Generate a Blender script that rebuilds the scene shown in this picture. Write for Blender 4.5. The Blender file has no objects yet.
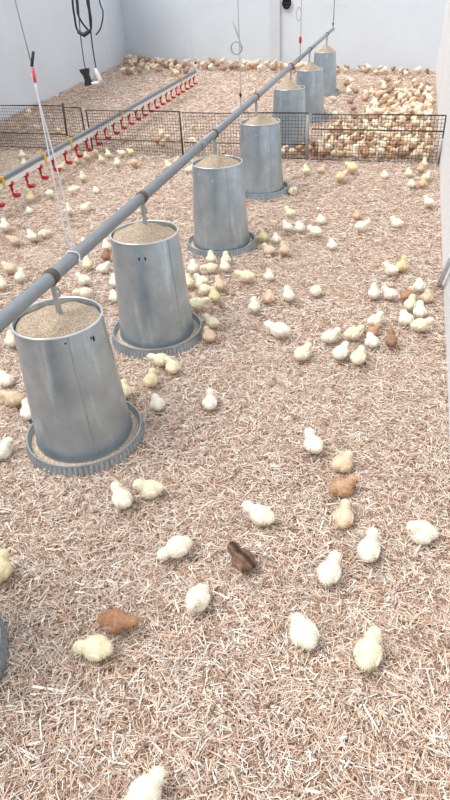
import bpy, math, random
import numpy as np
from mathutils import Vector, Matrix

random.seed(7)
rng = np.random.default_rng(11)
scene = bpy.context.scene
C = scene.collection

# ------------------------------------------------------------------ camera
F_PX, PITCH, ROLL, YAW, CAM_H = 583.34, 0.6252, -0.0642, -0.3152, 1.3469
_cy, _sy = math.cos(YAW), math.sin(YAW)
FWD = np.array([_sy*math.cos(PITCH), _cy*math.cos(PITCH), -math.sin(PITCH)])
_r0 = np.array([_cy, -_sy, 0.0])
_u0 = np.cross(_r0, FWD)
RIGHT = math.cos(ROLL)*_r0 + math.sin(ROLL)*_u0
UP = -math.sin(ROLL)*_r0 + math.cos(ROLL)*_u0
EYE = np.array([0, 0, CAM_H])
cam_data = bpy.data.cameras.new('camera')
cam = bpy.data.objects.new('camera', cam_data)
C.objects.link(cam)
cam_data.sensor_fit = 'VERTICAL'
cam_data.sensor_height = 36.0
cam_data.lens = F_PX/800*36.0
cam_data.clip_start = 0.02
M = Matrix.Identity(4)
for i in range(3):
    M[i][0], M[i][1], M[i][2], M[i][3] = RIGHT[i], UP[i], -FWD[i], EYE[i]
cam.matrix_world = M
scene.camera = cam

# ------------------------------------------------------------------ light
world = bpy.data.worlds.new('overcast_sky')
scene.world = world
world.use_nodes = True
bg = world.node_tree.nodes['Background']
bg.inputs['Color'].default_value = (0.94, 0.97, 1.0, 1)
bg.inputs['Strength'].default_value = 1.0
sun_d = bpy.data.lights.new('sun', 'SUN')
sun_d.energy = 2.1
sun_d.angle = math.radians(35)
sun_d.color = (1.0, 0.97, 0.93)
sun = bpy.data.objects.new('sun', sun_d)
C.objects.link(sun)
sun.location = (-2, -1, 6)
sun.rotation_euler = (math.radians(13), math.radians(-24), 0)
scene.view_settings.view_transform = 'Standard'
scene.view_settings.look = 'None'
scene.view_settings.gamma = 1.0
scene.view_settings.use_curve_mapping = False
scene.view_settings.exposure = 0.28


# ------------------------------------------------------------------ geometry on the ground plan
def ray(x, y):
    return FWD + RIGHT*(x-225)/F_PX + UP*(400-y)/F_PX


def ground(x, y, z=0.0):
    d = ray(x, y)
    return EYE + d*((z-CAM_H)/d[2])


def at_depth(x, y, Y):
    d = ray(x, y)
    return EYE + d*(Y/d[1])


def project(P):
    d = np.asarray(P, float) - EYE
    z = d@FWD
    return np.stack([225+F_PX*(d@RIGHT)/z, 400-F_PX*(d@UP)/z, z], -1)


WALL_R = 0.255
LW0, LW1 = np.array([-4.78, 6.52]), np.array([-5.78, 12.75])     # foot of the left wall
LWd = (LW1-LW0)/np.linalg.norm(LW1-LW0)
LWn = np.array([LWd[1], -LWd[0]])                                # points into the room
BW0, BW1 = np.array([-5.78, 12.75]), np.array([0.255, 10.55])   # foot of the back wall
BWd = (BW1-BW0)/np.linalg.norm(BW1-BW0)
BWn = np.array([BWd[1], -BWd[0]])


def ground_z(x, y):
    x = np.asarray(x, float); y = np.asarray(y, float)
    z = 0.006*np.sin(2.3*x+1.1*y)+0.005*np.sin(3.7*y-1.9*x+1)
    dl = (x-LW0[0])*LWn[0]+(y-LW0[1])*LWn[1]
    db = (x-BW0[0])*BWn[0]+(y-BW0[1])*BWn[1]
    z = z+0.09*np.clip(1-dl/0.55, 0, 1)**1.5*np.clip((y-4.5)/1.5, 0, 1)+0.05*np.clip(1-db/0.5, 0, 1)**1.5
    return z


# ------------------------------------------------------------------ mesh builder
class MB:
    def __init__(self):
        self.v = []; self.f = []; self.m = []; self.n = 0

    def add(self, verts, faces, mi=0):
        self.v.extend([tuple(map(float, p)) for p in verts])
        self.f.extend([tuple(i+self.n for i in fc) for fc in faces])
        self.m.extend([mi]*len(faces))
        self.n += len(verts)
        return self

    def box(self, lo, hi, mi=0):
        x0, y0, z0 = lo; x1, y1, z1 = hi
        vs = [(x, y, z) for z in (z0, z1) for y in (y0, y1) for x in (x0, x1)]
        return self.add(vs, [(0, 2, 3, 1), (4, 5, 7, 6), (0, 1, 5, 4), (2, 6, 7, 3), (0, 4, 6, 2), (1, 3, 7, 5)], mi)

    def obox(self, c, ax, ay, az, hx, hy, hz, mi=0):
        c, ax, ay, az = (np.asarray(q, float) for q in (c, ax, ay, az))
        vs = [c+ax*sx*hx+ay*sy*hy+az*sz*hz for sz in (-1, 1) for sy in (-1, 1) for sx in (-1, 1)]
        return self.add(vs, [(0, 2, 3, 1), (4, 5, 7, 6), (0, 1, 5, 4), (2, 6, 7, 3), (0, 4, 6, 2), (1, 3, 7, 5)], mi)

    def tube(self, pts, r, seg=8, mi=0, cap=True):
        pts = [np.asarray(p, float) for p in pts]
        rs = list(r) if hasattr(r, '__len__') else [r]*len(pts)
        rings = []
        prev = None
        for i, p in enumerate(pts):
            t = pts[min(i+1, len(pts)-1)]-pts[max(i-1, 0)]
            t = t/(np.linalg.norm(t)+1e-12)
            if prev is None:
                a = np.array([0, 0, 1.0]) if abs(t[2]) < 0.9 else np.array([1.0, 0, 0])
            else:
                a = prev
            n = a-t*(a@t); n /= np.linalg.norm(n); b = np.cross(t, n); prev = n
            rings.append([p+rs[i]*(math.cos(2*math.pi*k/seg)*n+math.sin(2*math.pi*k/seg)*b) for k in range(seg)])
        vs = [q for rr in rings for q in rr]
        fs = []
        for i in range(len(pts)-1):
            for k in range(seg):
                k2 = (k+1) % seg
                fs.append((i*seg+k, i*seg+k2, (i+1)*seg+k2, (i+1)*seg+k))
        if cap:
            fs.append(tuple(range(seg-1, -1, -1)))
            fs.append(tuple((len(pts)-1)*seg+k for k in range(seg)))
        return self.add(vs, fs, mi)

    def lathe(self, prof, seg=64, mi=0, rib=None, closed=False):
        vs = []
        for i, (r, z) in enumerate(prof):
            for k in range(seg):
                a = 2*math.pi*k/seg
                rr = r+(rib(i, a) if rib else 0)
                vs.append((rr*math.cos(a), rr*math.sin(a), z))
        fs = []
        n = len(prof)
        for i in range(n if closed else n-1):
            j = (i+1) % n
            for k in range(seg):
                k2 = (k+1) % seg
                fs.append((i*seg+k, i*seg+k2, j*seg+k2, j*seg+k))
        return self.add(vs, fs, mi)

    def ellipsoid(self, c, r, seg=10, rings=6, mi=0, rot=None):
        c = np.asarray(c, float)
        vs = [np.array([0, 0, 1.0])]
        for i in range(1, rings):
            th = math.pi*i/rings
            for k in range(seg):
                a = 2*math.pi*k/seg
                vs.append(np.array([math.sin(th)*math.cos(a), math.sin(th)*math.sin(a), math.cos(th)]))
        vs.append(np.array([0, 0, -1.0]))
        vs = [v*np.asarray(r) for v in vs]
        if rot is not None:
            vs = [rot@v for v in vs]
        vs = [v+c for v in vs]
        fs = [(0, 1+k, 1+(k+1) % seg) for k in range(seg)]
        for i in range(rings-2):
            for k in range(seg):
                k2 = (k+1) % seg
                fs.append((1+i*seg+k, 1+(i+1)*seg+k, 1+(i+1)*seg+k2, 1+i*seg+k2))
        last = len(vs)-1; b = 1+(rings-2)*seg
        fs += [(last, b+(k+1) % seg, b+k) for k in range(seg)]
        return self.add(vs, fs, mi)

    def mesh(self, name, mats, smooth=True):
        me = bpy.data.meshes.new(name)
        me.from_pydata(self.v, [], self.f)
        for m in (mats if isinstance(mats, (list, tuple)) else [mats]):
            me.materials.append(m)
        me.polygons.foreach_set('material_index', self.m)
        me.polygons.foreach_set('use_smooth', [smooth]*len(self.f))
        me.update()
        return me

    def build(self, name, mats, parent=None, smooth=True, loc=(0, 0, 0), rz=0.0):
        return link(name, self.mesh(name, mats, smooth), parent, loc, rz)


def link(name, data, parent=None, loc=(0, 0, 0), rz=0.0):
    o = bpy.data.objects.new(name, data)
    C.objects.link(o)
    o.location = loc
    o.rotation_euler = (0, 0, rz)
    if parent:
        o.parent = parent
    return o


def tag(o, label=None, cat=None, group=None, kind=None):
    if label: o['label'] = label
    if cat: o['category'] = cat
    if group: o['group'] = group
    if kind: o['kind'] = kind
    return o


def sharp(o, deg=35):
    for e in o.data.edges:
        pass
    o.data.set_sharp_from_angle(angle=math.radians(deg))
    return o


def fast_mesh(name, V, Q, mat, tint=None):
    """numpy quads -> mesh"""
    me = bpy.data.meshes.new(name)
    me.vertices.add(len(V)); me.vertices.foreach_set('co', np.ascontiguousarray(V, np.float32).ravel())
    k = Q.shape[1]
    me.loops.add(Q.size); me.loops.foreach_set('vertex_index', np.ascontiguousarray(Q, np.int32).ravel())
    me.polygons.add(len(Q)); me.polygons.foreach_set('loop_start', np.arange(0, Q.size, k, dtype=np.int32))
    me.materials.append(mat)
    if tint is not None:
        at = me.color_attributes.new('tint', 'FLOAT_COLOR', 'POINT')
        at.data.foreach_set('color', np.ascontiguousarray(tint, np.float32).ravel())
    me.update(calc_edges=True)
    return me


# ------------------------------------------------------------------ materials
def new_mat(name):
    m = bpy.data.materials.new(name)
    m.use_nodes = True
    nt = m.node_tree
    return m, nt, nt.nodes['Principled BSDF']


def noise(nt, scale, detail=4, rough=0.6, coord='Object', stretch=None):
    tc = nt.nodes.new('ShaderNodeTexCoord')
    n = nt.nodes.new('ShaderNodeTexNoise')
    n.inputs['Scale'].default_value = scale
    n.inputs['Detail'].default_value = detail
    n.inputs['Roughness'].default_value = rough
    if stretch:
        mp = nt.nodes.new('ShaderNodeMapping')
        mp.inputs['Scale'].default_value = stretch
        nt.links.new(tc.outputs[coord], mp.inputs['Vector'])
        nt.links.new(mp.outputs['Vector'], n.inputs['Vector'])
    else:
        nt.links.new(tc.outputs[coord], n.inputs['Vector'])
    return n


def ramp(nt, src, stops):
    r = nt.nodes.new('ShaderNodeValToRGB')
    el = r.color_ramp.elements
    while len(el) < len(stops):
        el.new(0.5)
    for e, (p, c) in zip(el, stops):
        e.position = p
        e.color = (*c, 1)
    nt.links.new(src, r.inputs['Fac'])
    return r


def bump(nt, bsdf, src, strength, dist):
    b = nt.nodes.new('ShaderNodeBump')
    b.inputs['Strength'].default_value = strength
    b.inputs['Distance'].default_value = dist
    nt.links.new(src, b.inputs['Height'])
    nt.links.new(b.outputs['Normal'], bsdf.inputs['Normal'])


def simple(name, col, rough=0.6, metal=0.0, var=0.15, scale=30, bumpd=0.0):
    m, nt, b = new_mat(name)
    n = noise(nt, scale)
    lo = tuple(c*(1-var) for c in col); hi = tuple(min(1, c*(1+var)) for c in col)
    r = ramp(nt, n.outputs['Fac'], [(0.3, lo), (0.7, hi)])
    nt.links.new(r.outputs['Color'], b.inputs['Base Color'])
    b.inputs['Roughness'].default_value = rough
    b.inputs['Metallic'].default_value = metal
    if bumpd:
        bump(nt, b, n.outputs['Fac'], 0.5, bumpd)
    return m


def wall_material(name, base, stain):
    m, nt, b = new_mat(name)
    n1 = noise(nt, 0.9, 5, 0.65)
    n2 = noise(nt, 3.5, 8, 0.75, stretch=(1, 1, 0.35))
    r1 = ramp(nt, n1.outputs['Fac'], [(0.35, tuple(c*0.93 for c in base)), (0.65, base)])
    r2 = ramp(nt, n2.outputs['Fac'], [(0.62, (0, 0, 0)), (0.80, (1, 1, 1))])
    mx = nt.nodes.new('ShaderNodeMix'); mx.data_type = 'RGBA'
    nt.links.new(r2.outputs['Color'], mx.inputs['Factor'])
    nt.links.new(r1.outputs['Color'], mx.inputs['A'])
    mx.inputs['B'].default_value = (*stain, 1)
    nt.links.new(mx.outputs['Result'], b.inputs['Base Color'])
    b.inputs['Roughness'].default_value = 0.75
    n3 = noise(nt, 14, 6, 0.6)
    bump(nt, b, n3.outputs['Fac'], 0.25, 0.01)
    return m


MAT = {}
MAT['wall'] = wall_material('whitewashed_plaster', (0.72, 0.78, 0.84), (0.58, 0.63, 0.69))
MAT['wall_right'] = wall_material('white_plaster', (0.86, 0.87, 0.89), (0.66, 0.68, 0.70))
MAT['pilaster'] = wall_material('stained_plaster', (0.66, 0.70, 0.74), (0.30, 0.33, 0.37))


def litter_floor():
    m, nt, b = new_mat('trodden_litter')
    n1 = noise(nt, 55, 8, 0.75)
    n2 = noise(nt, 1.3, 4, 0.6)
    r1 = ramp(nt, n1.outputs['Fac'], [(0.30, (0.17, 0.10, 0.07)), (0.5, (0.48, 0.33, 0.25)), (0.68, (0.86, 0.72, 0.61))])
    r2 = ramp(nt, n2.outputs['Fac'], [(0.35, (0.80, 0.76, 0.72)), (0.65, (1, 1, 1))])
    mx = nt.nodes.new('ShaderNodeMix'); mx.data_type = 'RGBA'; mx.blend_type = 'MULTIPLY'
    mx.inputs['Factor'].default_value = 1
    nt.links.new(r1.outputs['Color'], mx.inputs['A']); nt.links.new(r2.outputs['Color'], mx.inputs['B'])
    nt.links.new(mx.outputs['Result'], b.inputs['Base Color'])
    b.inputs['Roughness'].default_value = 0.9
    bump(nt, b, n1.outputs['Fac'], 0.8, 0.01)
    return m


MAT['floor'] = litter_floor()


def straw_material():
    m, nt, b = new_mat('chopped_straw')
    a = nt.nodes.new('ShaderNodeVertexColor'); a.layer_name = 'tint'
    nt.links.new(a.outputs['Color'], b.inputs['Base Color'])
    b.inputs['Roughness'].default_value = 0.55
    return m


MAT['straw'] = straw_material()


def galvanised(name, base, rough, metal):
    m, nt, b = new_mat(name)
    n1 = noise(nt, 9, 6, 0.65)
    n2 = noise(nt, 6, 5, 0.7, stretch=(2.5, 2.5, 0.35))
    v = nt.nodes.new('ShaderNodeTexVoronoi'); v.inputs['Scale'].default_value = 70
    tc = nt.nodes.new('ShaderNodeTexCoord'); nt.links.new(tc.outputs['Object'], v.inputs['Vector'])
    r1 = ramp(nt, n1.outputs['Fac'], [(0.3, tuple(c*0.70 for c in base)), (0.7, base)])
    r2 = ramp(nt, n2.outputs['Fac'], [(0.56, (0, 0, 0)), (0.74, (1, 1, 1))])
    mx = nt.nodes.new('ShaderNodeMix'); mx.data_type = 'RGBA'
    ma = nt.nodes.new('ShaderNodeMath'); ma.operation = 'MULTIPLY'; ma.inputs[1].default_value = 0.55
    nt.links.new(r2.outputs['Color'], ma.inputs[0])
    nt.links.new(ma.outputs[0], mx.inputs['Factor'])
    nt.links.new(r1.outputs['Color'], mx.inputs['A'])
    mx.inputs['B'].default_value = (min(1, base[0]*1.7), min(1, base[1]*1.62), min(1, base[2]*1.5), 1)
    nt.links.new(mx.outputs['Result'], b.inputs['Base Color'])
    b.inputs['Metallic'].default_value = metal
    r3 = ramp(nt, v.outputs['Color'], [(0, (rough*0.97,)*3), (1, (rough*1.06,)*3)])
    nt.links.new(r3.outputs['Color'], b.inputs['Roughness'])
    bump(nt, b, n1.outputs['Fac'], 0.04, 0.01)
    return m


MAT['zinc'] = galvanised('galvanised_sheet', (0.47, 0.565, 0.64), 0.31, 0.75)
MAT['zinc_tray'] = galvanised('weathered_zinc', (0.44, 0.51, 0.57), 0.42, 0.6)
MAT['zinc_rim'] = simple('bright_zinc_edge', (0.66, 0.70, 0.74), 0.35, 0.7, 0.08)
MAT['pipe'] = simple('grey_pipe', (0.25, 0.275, 0.305), 0.42, 0.3, 0.10, 12)
MAT['hook'] = simple('dull_steel', (0.42, 0.45, 0.48), 0.45, 0.5)
MAT['dark'] = simple('black_rubber', (0.02, 0.02, 0.022), 0.5)
MAT['band'] = simple('rusty_band', (0.10, 0.075, 0.06), 0.7)
MAT['wire'] = simple('dark_fence_wire', (0.045, 0.038, 0.036), 0.6, 0.2)
MAT['rail'] = simple('dark_fence_rail', (0.060, 0.048, 0.045), 0.6, 0.2)
MAT['post'] = simple('grey_post', (0.36, 0.36, 0.38), 0.6, 0.1)
MAT['strip'] = simple('pale_grey_strip', (0.62, 0.65, 0.68), 0.6, 0.0)
MAT['red'] = simple('red_plastic', (0.56, 0.018, 0.028), 0.35, 0, 0.08)
MAT['yellow'] = simple('yellow_plastic', (0.80, 0.52, 0.05), 0.4, 0, 0.08)
MAT['white'] = simple('white_plastic', (0.82, 0.82, 0.82), 0.4, 0, 0.05)
MAT['cord'] = simple('white_cord', (0.74, 0.76, 0.80), 0.7, 0, 0.08)
MAT['greycord'] = simple('grey_cord', (0.42, 0.44, 0.47), 0.7, 0, 0.1)
MAT['navy'] = simple('dark_blue_cable', (0.018, 0.022, 0.045), 0.45, 0, 0.1)
MAT['pink'] = simple('red_tape', (0.75, 0.10, 0.16), 0.5, 0, 0.1)
MAT['fan'] = simple('black_opening', (0.015, 0.015, 0.018), 0.8)


def feed_material():
    m, nt, b = new_mat('feed_crumbs')
    n1 = noise(nt, 260, 3, 0.7)
    n2 = noise(nt, 18, 3, 0.6)
    r1 = ramp(nt, n1.outputs['Fac'], [(0.32, (0.28, 0.18, 0.11)), (0.48, (0.64, 0.51, 0.38)), (0.66, (0.90, 0.80, 0.67))])
    nt.links.new(r1.outputs['Color'], b.inputs['Base Color'])
    b.inputs['Roughness'].default_value = 0.9
    bump(nt, b, n1.outputs['Fac'], 0.8, 0.004)
    return m


MAT['feed'] = feed_material()


def chick_material(name, base, dark, stripe=None, patch=None):
    m, nt, b = new_mat(name)
    n1 = noise(nt, 38, 5, 0.7)
    oi = nt.nodes.new('ShaderNodeObjectInfo')
    r1 = ramp(nt, n1.outputs['Fac'], [(0.28, dark), (0.60, base)])
    hsv = nt.nodes.new('ShaderNodeHueSaturation')
    mr = nt.nodes.new('ShaderNodeMapRange')
    mr.inputs['To Min'].default_value = 0.82; mr.inputs['To Max'].default_value = 1.10
    nt.links.new(oi.outputs['Random'], mr.inputs['Value'])
    nt.links.new(mr.outputs['Result'], hsv.inputs['Saturation'])
    col = r1.outputs['Color']
    if stripe or patch:
        tc = nt.nodes.new('ShaderNodeTexCoord'); sp = nt.nodes.new('ShaderNodeSeparateXYZ')
        nt.links.new(tc.outputs['Object'], sp.inputs[0])
        if stripe:
            ab = nt.nodes.new('ShaderNodeMath'); ab.operation = 'ABSOLUTE'
            nt.links.new(sp.outputs['Y'], ab.inputs[0])
            rp = ramp(nt, ab.outputs[0], [(0.0, (1, 1, 1)), (0.006, (1, 1, 1)), (0.009, (0.15, 0.15, 0.15)), (0.014, (0.0, 0, 0)), (0.017, (0.8, 0.8, 0.8)), (0.022, (0, 0, 0))])
            src = rp.outputs['Color']; c2 = stripe
        else:
            rp = ramp(nt, sp.outputs['X'], [(0.0, (1, 1, 1)), (0.018, (1, 1, 1)), (0.03, (0, 0, 0))])
            src = rp.outputs['Color']; c2 = patch
        mx = nt.nodes.new('ShaderNodeMix'); mx.data_type = 'RGBA'
        nt.links.new(src, mx.inputs['Factor']); nt.links.new(col, mx.inputs['A'])
        mx.inputs['B'].default_value = (*c2, 1)
        col = mx.outputs['Result']
    nt.links.new(col, hsv.inputs['Color'])
    nt.links.new(hsv.outputs['Color'], b.inputs['Base Color'])
    b.inputs['Roughness'].default_value = 0.85
    b.inputs['Sheen Weight'].default_value = 0.25
    bump(nt, b, n1.outputs['Fac'], 0.35, 0.004)
    return m


CH = {
    'cream': chick_material('cream_down', (0.93, 0.88, 0.70), (0.84, 0.74, 0.50)),
    'white': chick_material('ivory_down', (0.95, 0.92, 0.81), (0.88, 0.81, 0.64)),
    'yellow': chick_material('yellow_down', (0.88, 0.80, 0.55), (0.78, 0.64, 0.36)),
    'buff': chick_material('buff_down', (0.83, 0.65, 0.46), (0.68, 0.47, 0.29)),
    'peach': chick_material('peach_down', (0.87, 0.72, 0.54), (0.74, 0.54, 0.35)),
    'brown': chick_material('ginger_brown_down', (0.46, 0.265, 0.16), (0.33, 0.165, 0.09)),
    'orange': chick_material('orange_brown_down', (0.64, 0.38, 0.20), (0.46, 0.23, 0.10)),
    'chestnut': chick_material('striped_chestnut_down', (0.36, 0.19, 0.11), (0.14, 0.065, 0.035), stripe=(0.05, 0.025, 0.016)),
    'pied': chick_material('cream_and_brown_down', (0.90, 0.84, 0.63), (0.78, 0.64, 0.40), patch=(0.55, 0.28, 0.13)),
}
MAT['beak'] = simple('horn_beak', (0.80, 0.55, 0.32), 0.45)
MAT['eye'] = simple('black_eye', (0.01, 0.008, 0.008), 0.15)
MAT['leg'] = simple('pink_scaly_leg', (0.78, 0.46, 0.36), 0.55)

# ------------------------------------------------------------------ the setting
# floor: trodden litter bed with low undulations and banks along the walls
gx = np.arange(-6.6, 0.56, 0.11); gy = np.arange(-2.3, 13.3, 0.11)
GX, GY = np.meshgrid(gx, gy)
GZ = ground_z(GX, GY)-0.006
V = np.stack([GX, GY, GZ], -1).reshape(-1, 3)
nx, ny = len(gx), len(gy)
I = np.arange(nx*ny).reshape(ny, nx)
Q = np.stack([I[:-1, :-1], I[:-1, 1:], I[1:, 1:], I[1:, :-1]], -1).reshape(-1, 4)
fl = link('floor', fast_mesh('floor', V, Q, MAT['floor']))
tag(fl, 'pinkish brown litter bed covering the shed floor', 'floor', kind='structure')


def wall(name, a, b, n, th, h, mat, label):
    a = np.asarray(a, float); b = np.asarray(b, float); n = np.asarray(n, float)
    bk = -n*th
    foot = [a, b, b+bk, a+bk]
    vs = [(p[0], p[1], -0.15) for p in foot]+[(p[0], p[1], h) for p in foot]
    mb = MB().add(vs, [(0, 1, 5, 4), (1, 2, 6, 5), (2, 3, 7, 6), (3, 0, 4, 7), (4, 5, 6, 7), (3, 2, 1, 0)])
    o = mb.build(name, mat, smooth=False)
    return tag(o, label, 'wall', kind='structure')


wall('wall_left', LW0-LWd*8.85, LW1, LWn, 0.2, 2.5, MAT['wall'], 'pale blue-white plastered wall on the left')
wall('wall_back', BW0, BW1, BWn, 0.2, 2.5, MAT['wall'], 'pale plastered wall across the far end')
wall('wall_right', (WALL_R, 10.6), (WALL_R, -2.2), (-1, 0), 0.2, 2.5, MAT['wall_right'], 'bright white wall along the right edge')

wall('wall_rear', (WALL_R, -2.2), (-3.55, -2.2), (0, 1), 0.2, 2.5, MAT['wall'], 'unseen plain plastered wall added behind the viewer')  # out of view; added to darken what the metal feeder tubes reflect


def on_back(px, off=0.0):
    """plan position on the back wall for an image column near its foot"""
    d = ray(*px)
    t = ((BW0-EYE[:2])@BWn+off)/(d[:2]@BWn)
    return EYE+d*t


# stained pilaster strip on the back wall
p0 = on_back((272, 60)); p1 = on_back((281, 60))
wall('trim_1', p0[:2]+BWn*0.05, p1[:2]+BWn*0.05, BWn, 0.06, 2.5, MAT['pilaster'], 'grey stained pilaster on the back wall')
# dark round vent high on the back wall
pv = on_back((287, 3), 0.02)
mb = MB()
ring = MB()
vent = link('wall_vent', None, loc=tuple(pv))
tag(vent, 'dark round vent hole high on the back wall beside the stained pilaster', 'vent')
bx3 = np.array([BWd[0], BWd[1], 0]); bn3 = np.array([BWn[0], BWn[1], 0])
circ = lambda r, o, n=28: [bx3*r*math.cos(2*math.pi*k/n)+np.array([0, 0, 1])*r*math.sin(2*math.pi*k/n)+bn3*o for k in range(n)]
n = 28
a, b = circ(0.09, 0.0), circ(0.08, -0.012)
MB().add([*a, *b, bn3*-0.012], [(k, (k+1) % n, n+(k+1) % n, n+k) for k in range(n)]+[(n+k, n+(k+1) % n, 2*n) for k in range(n)]).build('opening', MAT['fan'], vent)
a, b = circ(0.10, 0.012), circ(0.09, 0.012); c = circ(0.10, -0.02)
MB().add([*a, *b, *c], [(k, (k+1) % n, n+(k+1) % n, n+k) for k in range(n)]+[(k, 2*n+k, 2*n+(k+1) % n, (k+1) % n) for k in range(n)]).build('collar', MAT['pilaster'], vent)
for s in range(3):
    MB().obox(bn3*0.004+np.array([0, 0, -0.05+0.05*s]), bx3, bn3, (0, 0, 1), 0.072, 0.004, 0.006).build('louvre', MAT['dark'], vent)


# ------------------------------------------------------------------ chopped straw litter (uncountable)
def straw_field():
    zones = [  # y0, y1, per square metre, length scale, width scale
        (0.15, 1.3, 46000, 1.0, 1.0), (1.3, 2.2, 37000, 1.0, 1.0), (2.2, 3.4, 20000, 1.05, 1.15),
        (3.4, 5.5, 9500, 1.15, 1.4), (5.5, 8.2, 4200, 1.35, 1.9), (8.2, 12.7, 1900, 1.6, 2.6)]
    Vs, Qs, Ts = [], [], []
    base = 0
    pal = np.array([[0.96, 0.88, 0.80], [0.88, 0.74, 0.62], [0.75, 0.55, 0.425], [0.50, 0.32, 0.23], [0.29, 0.165, 0.115], [0.78, 0.56, 0.40]])
    pw = np.array([0.23, 0.24, 0.20, 0.16, 0.11, 0.06])
    for (y0, y1, den, ls, ws) in zones:
        xl = -5.9 if y1 > 5 else -4.6
        n = int(den*(y1-y0)*(WALL_R-xl))
        x = rng.uniform(xl, WALL_R-0.004, n); y = rng.uniform(y0, y1, n)
        pr = project(np.stack([x, y, np.zeros(n)], -1))
        mg = 0.35*F_PX/np.maximum(pr[:, 2], .3)
        k = (pr[:, 2] > 0.2) & (pr[:, 0] > -mg) & (pr[:, 0] < 450+mg) & (pr[:, 1] > -50) & (pr[:, 1] < 800+mg*0.6)
        k &= ((x-LW0[0])*LWn[0]+(y-LW0[1])*LWn[1] > 0.01) & ((x-BW0[0])*BWn[0]+(y-BW0[1])*BWn[1] > 0.01)
        x, y = x[k], y[k]; n = len(x)
        L = np.clip(rng.lognormal(math.log(0.024), 0.50, n), 0.009, 0.085)*ls
        W = np.clip(rng.lognormal(math.log(0.00185), 0.48, n), 0.0009, 0.0060)*ws
        th = rng.uniform(0, math.pi*2, n); tilt = rng.normal(0, 0.24, n)
        z = ground_z(x, y)+rng.uniform(0.000, 0.019, n)
        d = np.stack([np.cos(th)*np.cos(tilt), np.sin(th)*np.cos(tilt), np.sin(tilt)], -1)
        s = np.stack([-np.sin(th), np.cos(th), np.zeros(n)], -1)
        rl = rng.normal(0, 0.5, n)
        s = s*np.cos(rl)[:, None]+np.array([0, 0, 1.0])*np.sin(rl)[:, None]
        u = np.cross(d, s)
        u *= np.sign(u[:, 2:3]+1e-9)
        c = np.stack([x, y, z], -1)
        bend = rng.normal(0, 0.10, n)*L
        hl = (L/2)[:, None]; hw = (W/2)[:, None]
        rows = []
        bside = np.stack([-np.sin(th), np.cos(th), np.zeros(n)], -1)
        for t in (-1, 1):
            pc = c+d*hl*t+bside*(bend*rng.uniform(0.2, 1, n))[:, None]*0.5
            tp = rng.uniform(0.6, 1.0, n)[:, None]
            rows += [pc-s*hw*tp, pc+u*hw*0.8, pc+s*hw*tp]
        vv = np.stack(rows, 1).reshape(-1, 3)
        q = np.array([[0, 3, 4, 1], [1, 4, 5, 2]])
        qq = (np.arange(n)[:, None, None]*6+q[None]).reshape(-1, 4)+base
        base += n*6
        ci = rng.choice(len(pal), n, p=pw/pw.sum())
        col = pal[ci]*rng.uniform(0.82, 1.10, (n, 1))
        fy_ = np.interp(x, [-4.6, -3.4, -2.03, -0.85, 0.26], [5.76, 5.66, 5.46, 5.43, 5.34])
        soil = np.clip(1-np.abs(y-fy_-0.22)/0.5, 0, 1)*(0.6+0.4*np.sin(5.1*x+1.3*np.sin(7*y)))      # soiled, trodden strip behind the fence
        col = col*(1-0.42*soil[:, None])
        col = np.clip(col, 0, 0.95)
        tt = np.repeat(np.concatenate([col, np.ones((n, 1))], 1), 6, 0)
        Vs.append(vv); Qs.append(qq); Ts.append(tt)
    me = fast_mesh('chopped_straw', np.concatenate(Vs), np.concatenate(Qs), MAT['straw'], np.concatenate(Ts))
    o = link('chopped_straw', me, fl)
    print('straws', base//6)
    return tag(o, 'loose chopped straw and wood shavings strewn over the whole floor', kind='stuff')


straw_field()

# ------------------------------------------------------------------ tube feeders
FEED = [(-1.002, 0.515), (-1.0082, 1.4317), (-1.0242, 2.1966), (-1.0348, 3.3078), (-1.0450, 4.4205), (-1.1206, 5.9281), (-1.1302, 7.1701), (-1.1998, 8.8110)]
H, RT, RB, RTRAY = 0.5038, 0.1403, 0.171, 0.21
PIPE0, PIPE1 = np.array([-0.944, -0.55, 0.626]), np.array([-1.203, 9.55, 0.703])
PR = 0.021


def pipe_at(y):
    return PIPE0+(PIPE1-PIPE0)*((y-PIPE0[1])/(PIPE1[1]-PIPE0[1]))


def rad(z):
    return RB+(RT-RB)*(z-0.04)/(H-0.04)


tube_prof = [(rad(0.04)-0.006, 0.040), (rad(0.04), 0.040), (rad(0.04)+0.002, 0.046), (rad(0.055), 0.056)]
tube_prof += [(rad(z), z) for z in np.linspace(0.08, H-0.012, 6)]
tube_prof += [(rad(H), H-0.006), (rad(H), H), (rad(H)-0.003, H), (rad(H)-0.004, H-0.02), (rad(0.3)-0.004, 0.3), (rad(0.06)-0.005, 0.06), (rad(0.04)-0.006, 0.040)]
tube_me = MB().lathe(tube_prof, 80).mesh('tube', MAT['zinc']); tube_me.set_sharp_from_angle(angle=math.radians(40))
rim_prof = [(RT+0.001+0.0042*math.cos(t), H+0.0042*math.sin(t)) for t in np.linspace(0, 2*math.pi, 9)[:-1]]
rim_me = MB().lathe(rim_prof, 80, closed=True).mesh('rim', MAT['zinc_rim'])
tray_prof = [(0.0, 0.004), (0.17, 0.002), (0.206, 0.0), (0.214, 0.001), (0.2155, 0.006), (0.2095, 0.040), (0.2060, 0.046), (0.2075, 0.050), (0.2060, 0.055), (0.2020, 0.055), (0.2000, 0.050), (0.1970, 0.034), (0.193, 0.014), (0.17, 0.009), (0.0, 0.009)]


def rib(i, a):
    if i in (4, 5):
        return -0.0065*max(0.0, math.cos(72*a))
    return 0.0


tray_me = MB().lathe(tray_prof, 432, rib=rib).mesh('tray', MAT['zinc_tray']); tray_me.set_sharp_from_angle(angle=math.radians(50))


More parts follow.
